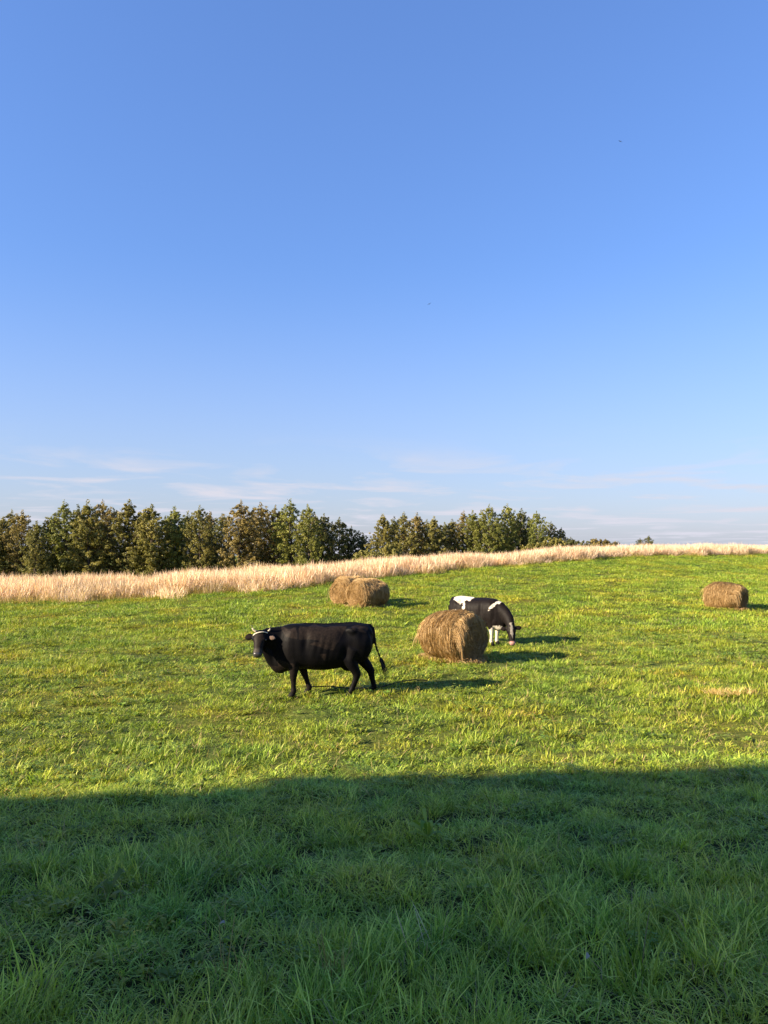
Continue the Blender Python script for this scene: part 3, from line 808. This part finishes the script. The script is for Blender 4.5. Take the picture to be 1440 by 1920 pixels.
def cow(name, label, loc, rz, scale, torso, neck, poll, muzzle, face, legs, tail, white_fn, horn_pts, band, nose_mat, switch_mat, ear_drop, lining):
    t = thing(name, label, 'cow', loc, rz, 'cows grazing on the field')
    t.scale = (scale,) * 3
    G = Geo()
    for (a, b) in ((torso, 2.45),):
        G.loft([((x, 0, (zt + zb) / 2), (0, 1, 0), (0, 0, 1), w, (zt - zb) / 2, b) for x, zt, zb, w in a], 28)
    # bony landmarks: hooks, pins, spine, shoulder blades, haunches
    for s in (1, -1):
        G.ball((-0.47, 0.205 * s, 1.165), (0.13, 0.065, 0.085)); G.ball((-0.765, 0.11 * s, 1.12), (0.075, 0.06, 0.08))
        G.ball((-0.58, 0.17 * s, 0.92), (0.25, 0.125, 0.33)); G.ball((0.58, 0.19 * s, 0.88), (0.19, 0.105, 0.34)); G.ball((0.70, 0.14 * s, 0.68), (0.16, 0.10, 0.19))
    G.limb([(-0.80, 0, 1.245), (-0.5, 0, 1.288), (0, 0, 1.268), (0.42, 0, 1.275), (0.62, 0, 1.20)], [0.03, 0.035, 0.03, 0.035, 0.03])
    G.ball((-0.42, 0, 0.53), (0.17, 0.13, 0.11))                      # udder
    G.limb(neck[0], neck[1], (0, 1, 0), 20)
    if len(neck) > 2: G.limb(neck[2], neck[3], (0, 1, 0), 16)
    # legs
    for L in legs:
        G.limb(L['p'], L['r'], (0, 1, 0), 14)
    # tail
    G.limb(tail, [0.04, 0.032, 0.026, 0.023, 0.021, 0.018][:len(tail)], (0, 1, 0), 10)
    # head
    P_, M_ = np.array(poll, dtype=float), np.array(muzzle, dtype=float)
    ax = nrm(M_ - P_); L = np.linalg.norm(M_ - P_); N_ = np.array(face, dtype=float); N_ = nrm(N_ - ax * N_.dot(ax)); S_ = np.cross(ax, N_)
    st = [(-0.09, .055, .050, -.035), (-0.03, .098, .085, -.035), (.12, .122, .112, -.05), (.30, .128, .125, -.062), (.45, .110, .118, -.062), (.60, .092, .102, -.052),
          (.75, .082, .085, -.042), (.86, .086, .078, -.036), (.95, .084, .066, -.034), (1.02, .055, .042, -.034)]
    G.loft([(P_ + ax * L * q + N_ * o, S_, N_, a, b, 2.25) for q, a, b, o in st], 20)
    for s in (1, -1):
        G.ball(P_ + ax * L * 0.31 + S_ * 0.088 * s + N_ * 0.012, (0.035, 0.035, 0.035))       # brow
        G.ball(P_ + ax * L * 0.36 + S_ * 0.07 * s - N_ * 0.11, (0.055, 0.055, 0.055))         # cheek
        e0 = P_ + ax * L * 0.15 + S_ * 0.095 * s - N_ * 0.035
        ed = nrm(S_ * s * 1.0 + ax * ear_drop - N_ * 0.10); eu = nrm(np.cross(ed, N_))
        G.loft([(e0 + ed * q, eu, nrm(np.cross(ed, eu)), a, b) for q, a, b in ((0, .034, .030), (.035, .044, .026), (.075, .070, .024), (.125, .076, .023), (.170, .056, .020), (.20, .022, .015))], 14)
    raw = G.mesh('raw', None, True)
    tmp = bpy.data.objects.new('raw', raw); COL.objects.link(tmp)
    rm = tmp.modifiers.new('r', 'REMESH'); rm.mode = 'VOXEL'; rm.voxel_size = 0.0125; rm.use_smooth_shade = True
    sm = tmp.modifiers.new('s', 'SMOOTH'); sm.factor = 0.5; sm.iterations = 26
    dg = bpy.context.evaluated_depsgraph_get()
    me = bpy.data.meshes.new_from_object(tmp.evaluated_get(dg)); me.name = 'body'
    bpy.data.objects.remove(tmp)
    me.materials.clear(); me.materials.append(M_coat)
    n = len(me.vertices); co = np.empty(n * 3, dtype=np.float32); me.vertices.foreach_get('co', co); co = co.reshape(-1, 3)
    # hollow of the flank, girth behind the shoulder, faint ribs, groove before the thigh
    sg = np.sign(co[:, 1]); on = np.clip((np.abs(co[:, 1]) - 0.10) / 0.12, 0, 1) * (co[:, 0] < 0.8)
    def dent(cx0, cz0, rx0, rz0, dp): return dp * np.exp(-((co[:, 0] - cx0) / rx0) ** 2 - ((co[:, 2] - cz0) / rz0) ** 2)
    inw = dent(-0.32, 1.10, 0.12, 0.10, 0.034) + dent(0.36, 0.98, 0.07, 0.25, 0.028) + dent(-0.36, 0.72, 0.07, 0.16, 0.030) + dent(-0.66, 1.10, 0.08, 0.09, 0.022) - dent(-0.48, 1.17, 0.06, 0.06, 0.012)
    inw = inw + 0.0032 * np.sin((co[:, 0] + 0.25 * (co[:, 2] - 0.9)) * 52) * np.exp(-((co[:, 0] - 0.08) / 0.26) ** 2 - ((co[:, 2] - 0.92) / 0.2) ** 2)
    co[:, 1] -= (sg * on * inw).astype(np.float32)
    me.vertices.foreach_set('co', co.ravel()); me.update()
    hl = np.stack([(co - P_) @ ax / L, (co - P_) @ S_, (co - P_) @ N_], 1)
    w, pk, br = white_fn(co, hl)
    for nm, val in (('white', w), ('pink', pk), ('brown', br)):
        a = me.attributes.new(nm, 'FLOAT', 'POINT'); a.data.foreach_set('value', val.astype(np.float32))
    obj('body', me, t)
    for s in (1, -1):
        g = Geo(); g.ball(P_ + ax * L * 0.335 + S_ * 0.117 * s + N_ * 0.006, 0.021, 10, 8); obj('eye', g.mesh('eye', M_eye, True), t)
        g = Geo(); g.ball(P_ + ax * L * 0.955 + S_ * 0.036 * s + N_ * 0.012, (0.015, 0.015, 0.013), 8, 6); obj('nostril', g.mesh('nostril', M_nostril, True), t)
    for s in (1, -1):
        e0 = P_ + ax * L * 0.15 + S_ * 0.095 * s - N_ * 0.035
        ed = nrm(S_ * s * 1.0 + ax * ear_drop - N_ * 0.10); eu = nrm(np.cross(ed, N_)); ef = nrm(np.cross(ed, eu)); ef = ef if ef.dot(N_) > 0 else -ef
        g = Geo(); g.loft([(e0 + ed * q + ef * 0.016, eu, ef, a, b) for q, a, b in ((.05, .014, .006), (.08, .036, .009), (.12, .044, .009), (.155, .030, .007), (.18, .008, .004))], 12)
        obj('ear_lining', g.mesh('ear_lining', lining[0 if s > 0 else 1], True), t)
    g = Geo(); g.loft([(P_ + ax * L * q + N_ * o, S_, N_, a, b, 2.3) for q, a, b, o in ((.885, .070, .058, -.020), (.93, .077, .064, -.024), (.98, .070, .056, -.028), (1.035, .042, .030, -.03))], 16)
    obj('muzzle', g.mesh('muzzle', nose_mat, True), t)
    for hp in horn_pts:
        pts = [P_ + ax * L * a + S_ * b + N_ * c for a, b, c in hp]
        g = Geo(); g.limb(pts[:4], [0.023, 0.020, 0.016, 0.012], (0.1, 0.2, 1), 10); h = obj('horn', g.mesh('horn', M_horn, True), t)
        g = Geo(); g.limb(pts[3:], [0.0125, 0.008, 0.002], (0.1, 0.2, 1), 10); obj('horn_tip', g.mesh('horn_tip', M_horn_dark, True), h)
    if band:
        pts = []
        for k in range(25):
            a = 2 * math.pi * k / 24
            q = 0.085 + 0.03 * math.cos(a)
            pts.append(P_ + ax * L * (q + band * math.cos(a)) + S_ * 0.124 * math.cos(a) + N_ * (-0.045 + 0.116 * math.sin(a)))
        g = Geo(); g.limb(pts, [(0.009, 0.014)] * 25, tuple(N_ * 0.3 + S_ * 0.1 + ax), 8); obj('head_rope', g.mesh('head_rope', M_band, True), t)
    for Lg in legs:
        f = Lg['p'][-1]; d = nrm((0.5, 0, -1))
        g = Geo(); c = np.array(f, dtype=float)
        g.loft([((c[0] + 0.005, c[1], 0.085), (0, 1, 0), (1, 0, 0), 0.041, 0.046), ((c[0] + 0.02, c[1], 0.04), (0, 1, 0), (1, 0, 0), 0.049, 0.062), ((c[0] + 0.03, c[1], -0.01), (0, 1, 0), (1, 0, 0), 0.053, 0.07)], 12)
        obj('hoof', g.mesh('hoof', M_hoof, True), t)
    r = np.random.default_rng(5); e = np.array(tail[-1], dtype=float); dv = nrm(np.array(tail[-1]) - np.array(tail[-2]))
    V = []; F4 = []; A = []
    for i in range(90):
        b = len(V); a = r.random(); o = r.normal(0, 0.012, 3); sp = r.normal(0, 0.025, 3); ln = r.uniform(0.12, 0.26); sdv = nrm(np.cross(dv, r.normal(0, 1, 3)))
        for k in range(5):
            q = k / 4; c = e - dv * 0.10 + o * 1.3 + dv * (ln + 0.06) * q + sp * math.sin(q * 2.0) + np.array((0, 0, -0.04 * q * q))
            V += [c - sdv * 0.005 * (1.1 - q), c + sdv * 0.005 * (1.1 - q)]; A += [a, a]
        for k in range(4): F4.append((b + 2*k, b + 2*k + 1, b + 2*k + 3, b + 2*k + 2))
    obj('tail_switch', mesh('tail_switch', V, [F4], switch_mat, False, {'rnd': A}), t)
    return t

def leg_front(x, y, kx, fx):
    return {'p': [(x + 0.02, y, 0.80), (x, y, 0.64), (x + (kx - x) * 0.5, y * 0.95, 0.50), (kx, y * 0.92, 0.355), (kx + (fx - kx) * 0.3, y * 0.9, 0.28), (fx - (fx - kx) * 0.3, y * 0.9, 0.17), (fx, y * 0.9, 0.115), (fx + 0.02, y * 0.9, 0.05)],
            'r': [(0.095, 0.13), (0.09, 0.12), (0.075, 0.092), (0.060, 0.066), (0.047, 0.052), (0.043, 0.047), (0.052, 0.056), (0.046, 0.052)]}
def leg_hind(sx, hx, fx, y):
    return {'p': [(sx - 0.06, y, 0.86), (sx + 0.02, y * 1.05, 0.66), (sx + (hx - sx) * 0.55, y, 0.52), (hx, y * 0.95, 0.40), (hx + (fx - hx) * 0.22, y * 0.92, 0.31), (fx - (fx - hx) * 0.25, y * 0.9, 0.17), (fx, y * 0.9, 0.11), (fx + 0.025, y * 0.9, 0.05)],
            'r': [(0.11, 0.17), (0.10, 0.14), (0.075, 0.098), (0.060, 0.080), (0.050, 0.060), (0.044, 0.050), (0.052, 0.056), (0.047, 0.052)]}

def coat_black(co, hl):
    """sunlit sheen painted as browner patches on upper flank and brisket; face and forelegs browner"""
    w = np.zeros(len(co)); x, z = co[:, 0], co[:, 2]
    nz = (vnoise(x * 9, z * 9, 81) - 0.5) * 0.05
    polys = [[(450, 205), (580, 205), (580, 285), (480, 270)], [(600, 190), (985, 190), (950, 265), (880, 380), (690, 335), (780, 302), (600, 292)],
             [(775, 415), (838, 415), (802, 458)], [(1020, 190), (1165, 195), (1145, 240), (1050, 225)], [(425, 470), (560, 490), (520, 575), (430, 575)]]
    br = np.zeros(len(co))  # patches of sunlit sheen, put into the coat colour
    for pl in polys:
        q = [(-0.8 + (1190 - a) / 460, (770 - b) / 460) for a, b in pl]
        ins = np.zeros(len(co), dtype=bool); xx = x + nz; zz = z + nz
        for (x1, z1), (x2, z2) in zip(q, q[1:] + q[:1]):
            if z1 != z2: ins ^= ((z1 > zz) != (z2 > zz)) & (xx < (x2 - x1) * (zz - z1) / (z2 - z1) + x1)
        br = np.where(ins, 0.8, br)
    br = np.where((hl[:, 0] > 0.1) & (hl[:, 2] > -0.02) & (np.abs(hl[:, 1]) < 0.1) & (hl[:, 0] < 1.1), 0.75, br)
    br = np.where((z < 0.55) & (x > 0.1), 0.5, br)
    w = np.where((np.abs(hl[:, 1]) < 0.12) & (np.abs(hl[:, 2]) < 0.2), 0.07 * ssm(0.66, 0.80, hl[:, 0]) * (hl[:, 0] < 1.1), w)
    return w, np.zeros(len(co)), br
def ssm(a, b, x): t = np.clip((x - a) / (b - a), 0, 1); return t * t * (3 - 2 * t)
def coat_spotted(co, hl):
    x, y, z = co[:, 0], co[:, 1], co[:, 2]
    nz = (vnoise(x * 7, z * 7 + y * 3, 71) - 0.5) * 0.10 + (vnoise(x * 19, z * 19, 72) - 0.5) * 0.06 + (vnoise(x * 45, z * 45, 73) - 0.5) * 0.05
    w = np.zeros(len(co)); e = 0.012
    head = (hl[:, 0] > -0.12) & (np.abs(hl[:, 1]) < 0.30) & (np.abs(hl[:, 2]) < 0.22) & (hl[:, 0] < 1.2) & (x > 0.95)
    def add(f): 
        nonlocal w
        w = np.maximum(w, ssm(-e, e, f + nz))
    add(np.minimum(z - 1.23 + 0.10 * np.clip(1 - np.abs(x + 0.38) / 0.18, 0, 1), 0.30 - np.abs(x + 0.38)))      # rump saddle
    add(0.055 - np.abs(x + 0.20 + 0.10 * (z - 1.0)) - np.clip(z - 1.13, 0, 1) * 2)                                # stripe down the flank
    add(0.05 - np.hypot(x + 0.47, z - 0.92))                                                                        # thigh spot
    add(0.05 - np.abs((x - 0.80) - 0.75 * (z - 1.22)) - np.clip(0.98 - z, 0, 1) * 2)                               # band over the withers
    add(0.46 - z - np.clip(-x, 0, 1) * 0.1)                                                                         # white underside and legs
    add(np.minimum(0.53 - z, np.minimum(x - 0.70, 0.92 - x)))                                                      # brisket
    w[head] = 0
    bl = ssm(-e, e, 0.036 - np.abs(hl[:, 1] + 0.012) - 0.05 * np.clip(hl[:, 0] - 0.3, 0, 1) + nz * 0.5) * (hl[:, 2] > 0.0)
    w = np.where(head & (hl[:, 0] < 0.75), bl * 0.45, w)
    w = np.where(head & (np.abs(hl[:, 1]) > 0.125), 0, w)
    pk = np.where(head, ssm(0.80, 0.86, hl[:, 0]) * 0.85, 0)
    return w, pk, np.full(len(co), 0.35)

hornL = [(-0.02, 0.07, -0.04), (-0.06, 0.11, -0.035), (-0.10, 0.145, -0.02), (-0.165, 0.165, 0.0), (-0.22, 0.170, 0.02), (-0.26, 0.165, 0.035)]
hornR = [(a, -b, c) for a, b, c in hornL]
# --- black horned cow, broadside, looking at the camera
p = spot(612.7, 14.05)
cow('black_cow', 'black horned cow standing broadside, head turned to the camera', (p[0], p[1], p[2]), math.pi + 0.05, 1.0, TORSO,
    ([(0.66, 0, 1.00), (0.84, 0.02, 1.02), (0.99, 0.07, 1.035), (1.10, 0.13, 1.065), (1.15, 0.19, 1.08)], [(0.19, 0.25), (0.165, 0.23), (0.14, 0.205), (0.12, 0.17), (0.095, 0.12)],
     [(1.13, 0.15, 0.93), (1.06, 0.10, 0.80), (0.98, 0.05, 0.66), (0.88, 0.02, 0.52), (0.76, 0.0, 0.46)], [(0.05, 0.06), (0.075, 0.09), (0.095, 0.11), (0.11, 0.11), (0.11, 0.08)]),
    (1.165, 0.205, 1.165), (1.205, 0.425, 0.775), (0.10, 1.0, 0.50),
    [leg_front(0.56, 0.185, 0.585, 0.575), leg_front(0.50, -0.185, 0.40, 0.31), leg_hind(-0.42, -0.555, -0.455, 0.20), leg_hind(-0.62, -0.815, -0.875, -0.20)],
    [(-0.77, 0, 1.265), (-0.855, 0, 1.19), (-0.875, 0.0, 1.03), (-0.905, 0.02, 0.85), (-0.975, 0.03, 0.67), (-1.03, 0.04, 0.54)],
    coat_black, (hornL, hornR), 0.035, M_nose, M_switch, 0.16, (M_lining_dark, M_lining_lit))
# --- black and white cow grazing behind the near bale
a2 = R(40)
q = spot(926, 20.9)
hx, hy = math.cos(a2), -math.sin(a2)
base = (q[0] - 0.60 * hx, q[1] - 0.60 * hy)
T2_ = [(x, zt - max(0, x - 0.6) * 0.15, zb, w) for x, zt, zb, w in TORSO[:13]] + [(0.90, 1.10, 0.42, 0.165), (0.97, 1.00, 0.50, 0.12), (1.02, 0.90, 0.58, 0.06)]
cow('spotted_cow', 'black and white cow grazing head down behind the nearest hay bale', (base[0], base[1], ground_at(*base)), -a2, 0.96, T2_,
    ([(0.60, 0, 1.00), (0.82, -0.01, 0.97), (1.00, -0.04, 0.86), (1.14, -0.08, 0.73), (1.21, -0.12, 0.61), (1.23, -0.14, 0.52)], [(0.20, 0.27), (0.17, 0.24), (0.135, 0.20), (0.115, 0.165), (0.10, 0.13), (0.08, 0.10)]),
    (1.25, -0.165, 0.60), (1.36, -0.25, 0.08), (0.54, -0.84, 0.25),
    [leg_front(0.60, 0.17, 0.62, 0.60), leg_front(0.60, -0.17, 0.63, 0.61), leg_hind(-0.45, -0.60, -0.54, 0.20), leg_hind(-0.52, -0.68, -0.64, -0.20)],
    [(-0.77, 0, 1.265), (-0.855, 0, 1.19), (-0.875, 0.0, 1.03), (-0.885, 0.0, 0.85), (-0.89, 0.0, 0.67), (-0.89, 0.0, 0.54)],
    coat_spotted, (), 0, plain('pink_nose', (0.30, 0.17, 0.15), 0.45, 0.3, 22, 0.6), M_switch_w, 0.05, (M_lining_dark, M_lining_dark))

# ------------------------------------------------------------------ tether rope on the black cow
def ribbon_tube(name, pts, r, mat, parent=None, n=6):
    g = Geo(); g.limb(pts, [r] * len(pts), (0.1, 0.3, 1), n); return obj(name, g.mesh(name, mat, True), parent)
c0 = Vector((p[0], p[1], 0))
rp = []
for px, d, h in ((574, 14.30, 0.13), (590, 14.28, 0.115), (620, 14.22, 0.10), (650, 14.15, 0.09), (685, 14.12, 0.085), (715, 14.35, 0.08), (745, 14.75, 0.09), (775, 15.0, 0.08), (800, 15.2, 0.03)):
    s = spot(px, d); rp.append((s[0], s[1], s[2] + h))
tag(ribbon_tube('tether_rope', rp, 0.010, plain('rope_dark', (0.02, 0.018, 0.016), 0.8, 0.2)), 'thin dark tether rope along the grass under the black cow', 'rope')

# ------------------------------------------------------------------ single plants and scraps that stand out
def tuft(label, px, d, n, rad_, h, w, seed, mat, bend=0.35, up=0.3, droop=0.3, name='grass_tuft', cat='grass tuft', group='single tufts standing out of the sward'):
    V, F4, F3, A = blades(n=n, radius=rad_, h=h, w=w, bend=bend, seed=seed, levels=5, upright=up, droop=droop)
    o = obj(name, mesh(name, V, [F4, F3], mat, False, {'rnd': A})); o.location = spot(px, d); return tag(o, label, cat, group)
tuft('tall dark green grass tuft at the lower right of the shaded grass', 1185, 3.95, 70, 0.10, (0.18, 0.38), 0.007, 301, M_grass_lush, 0.30, 0.22)
tuft('long grass tuft in the lower left corner', 65, 3.75, 46, 0.16, (0.14, 0.30), 0.007, 302, M_grass_lush, 0.35, 0.3)
tuft('tuft with dry brown stems low in the middle of the shaded grass', 632, 3.95, 16, 0.05, (0.15, 0.36), 0.007, 303, M_dry_green, 0.15, 0.22)
tuft('leaning dry stems in the shaded grass right of the middle', 800, 4.35, 7, 0.10, (0.28, 0.48), 0.006, 304, M_dry, 0.10, 0.35, 0.1)
tuft('pale thin stems standing in the shaded grass left of the middle', 440, 4.1, 14, 0.10, (0.18, 0.34), 0.006, 305, M_dry_green, 0.2, 0.25)
tuft('upright grass tuft at the shadow edge right of the middle', 1170, 5.6, 60, 0.16, (0.12, 0.26), 0.007, 306, M_grass_lush, 0.3, 0.3)
def weed(label, px, d, n, L, W, seed, lift):
    V, F4, F3, A = rosette(n, L, W, seed, lift); o = obj('broadleaf_plant', mesh('broadleaf_plant', V, [F4, F3], M_weed, False, {'rnd': A})); o.location = spot(px, d, 0.04); return tag(o, label, 'weed', 'large single weeds')
weed('broad-leaved dock plant in the shade near the shadow edge', 800, 6.55, 15, 0.20, 0.042, 311, 0.75)
weed('light green broad-leaved plant in the shaded grass at left', 215, 5.0, 8, 0.13, 0.045, 312, 0.8)
M_scrap = leaf_mat('yellow_hay', (0.45, 0.31, 0.10), (0.62, 0.45, 0.16), (0.75, 0.58, 0.26), transl=0.2, objrand=0)
V, F4, F3, A = blades(n=340, radius=0.5, h=(0.06, 0.16), w=0.014, bend=0.8, seed=320, levels=3, upright=0.8, droop=0.3)
V = [(v[0] * 0.95, v[1] * 0.30, v[2]) for v in V]
o = obj('hay_scrap', mesh('hay_scrap', V, [F4, F3], M_scrap, False, {'rnd': A})); s_ = spot(1365, 13.7, 0.075); o.location = s_
tag(o, 'scrap of yellow dry hay lying on the grass near the right edge', 'hay')
M_pale = leaf_mat('pale_leaf', (0.24, 0.24, 0.18), (0.30, 0.28, 0.22), (0.36, 0.32, 0.27), objrand=0, transl=0.2)
for px, d, lab in ((141, 5.5, 'small pale leaf lying in the shaded grass at left'), (1090, 3.95, 'greyish fallen leaf in the shaded grass left of the tall tuft'), (416, 4.4, 'tiny whitish leaf in the shaded grass left of the middle')):
    V, F4, F3, A = rosette(1, 0.045, 0.028, 330 + px, 0.7); o = obj('fallen_leaf', mesh('fallen_leaf', V, [F4, F3], M_pale, False, {'rnd': A})); o.location = spot(px, d, 0.13); tag(o, lab, 'leaf', 'fallen leaves')

# ------------------------------------------------------------------ birds
M_bird = plain('bird_feathers', (0.05, 0.05, 0.06), 0.7, 0.2)
def bird(label, px, py, d, roll, yaw):
    v = Vector(((px - 720) / 1442, 1, 0)).normalized(); x = (px - 720) / 1442 * d
    ang = math.atan((960 - py) / 1442) + R(2.3)
    t = thing('bird', label, 'bird', (x, d, EYE + d * math.tan(ang)), yaw, 'birds high in the sky')
    t.rotation_euler = (0, roll, yaw)
    g = Geo(); g.limb([(0, 0.15, 0), (0, 0.10, 0), (0, 0, 0), (0, -0.12, 0), (0, -0.17, 0), (0, -0.26, 0)], [0.01, 0.025, 0.035, 0.02, 0.015, 0.03], (1, 0, 0), 8); obj('body', g.mesh('body', M_bird, True), t)
    for s in (1, -1):
        g = Geo(); g.loft([((s * 0.02, 0.03, 0.01), (0, 1, 0), (0, 0, 1), 0.06, 0.012), ((s * 0.16, 0.05, 0.05), (0, 1, 0), (0, 0, 1), 0.055, 0.008), ((s * 0.32, 0.0, 0.04), (0, 1, 0), (0, 0, 1), 0.03, 0.005), ((s * 0.42, -0.07, 0.02), (0, 1, 0), (0, 0, 1), 0.006, 0.003)], 8)
        obj('wing', g.mesh('wing', M_bird, True), t)
bird('tiny dark bird high in the upper right of the sky', 1172, 265, 130, R(12), R(20))
bird('tiny dark bird in the middle of the sky right of centre', 806, 570, 130, R(-22), R(-30))

# ------------------------------------------------------------------ unseen house, added left of the view to shade the near grass
M_wall = plain('plaster', (0.62, 0.58, 0.50), 0.9, 0.1, 3, 0.12, 0.2)
M_roof = plain('roof_slate', (0.10, 0.085, 0.08), 0.8, 0.2, 5, 0.3, 0.3)
M_win = plain('window_glass', (0.03, 0.035, 0.04), 0.1, 0.5)
M_frame = plain('painted_wood', (0.6, 0.58, 0.54), 0.6, 0.3)
ed = math.atan2(0.166, 0.986) - 0.095
HX, HY = -7.0, 3.0
hz = ground_at(HX - 5, HY - 3) - 0.3
house = thing('shadow_house', 'unseen house added left of the view to cast the shadow on the near grass', 'house', (HX, HY, hz), ed)
# local frame: x along the front to the right end (0), y forward (towards the field)
EV = 6.0 + 0.3 - 0.2
g = Geo(); g.box((-22, -6.5, 0), (0, -0.35, EV - 0.02)); obj('wall', g.mesh('wall', M_wall), house)
g = Geo(); g.box((-9.2, -0.35, 0), (-0.003, 0.25, EV - 0.03)); obj('bay', g.mesh('bay', M_wall), house)  # bay added to give the cast shadow edge its step
g = Geo(); g.add([(-22.3, 0, EV), (0.25, 0, EV), (0.25, -3.4, EV + 1.9), (-22.3, -3.4, EV + 1.9), (0.25, -6.8, EV), (-22.3, -6.8, EV)],
                 [(0, 1, 2, 3), (3, 2, 4, 5), (0, 5, 4, 1)], [(1, 4, 2), (0, 3, 5)])
rf = obj('roof', g.mesh('roof', M_roof), house)
g = Geo(); g.box((-9.5, -0.3, EV - 0.01), (0.24, 0.62, EV + 0.10)); obj('bay_roof', g.mesh('bay_roof', M_roof), house)
g = Geo(); g.box((-12, -3.8, EV + 1.3), (-11.2, -3.0, EV + 2.9)); obj('chimney', g.mesh('chimney', M_wall), rf)
for wx, wy in ((-6.2, 0.25), (-3.0, 0.25), (-11, -0.35), (-15, -0.35), (-19, -0.35)):
    for wz in (1.2, 3.9):
        g = Geo(); g.box((wx, wy + 0.002, wz), (wx + 1.1, wy + 0.05, wz + 1.3)); f = obj('window', g.mesh('window', M_frame), house)
        g = Geo(); g.box((wx + 0.1, wy + 0.052, wz + 0.1), (wx + 1.0, wy + 0.06, wz + 1.2)); obj('pane', g.mesh('pane', M_win), f)
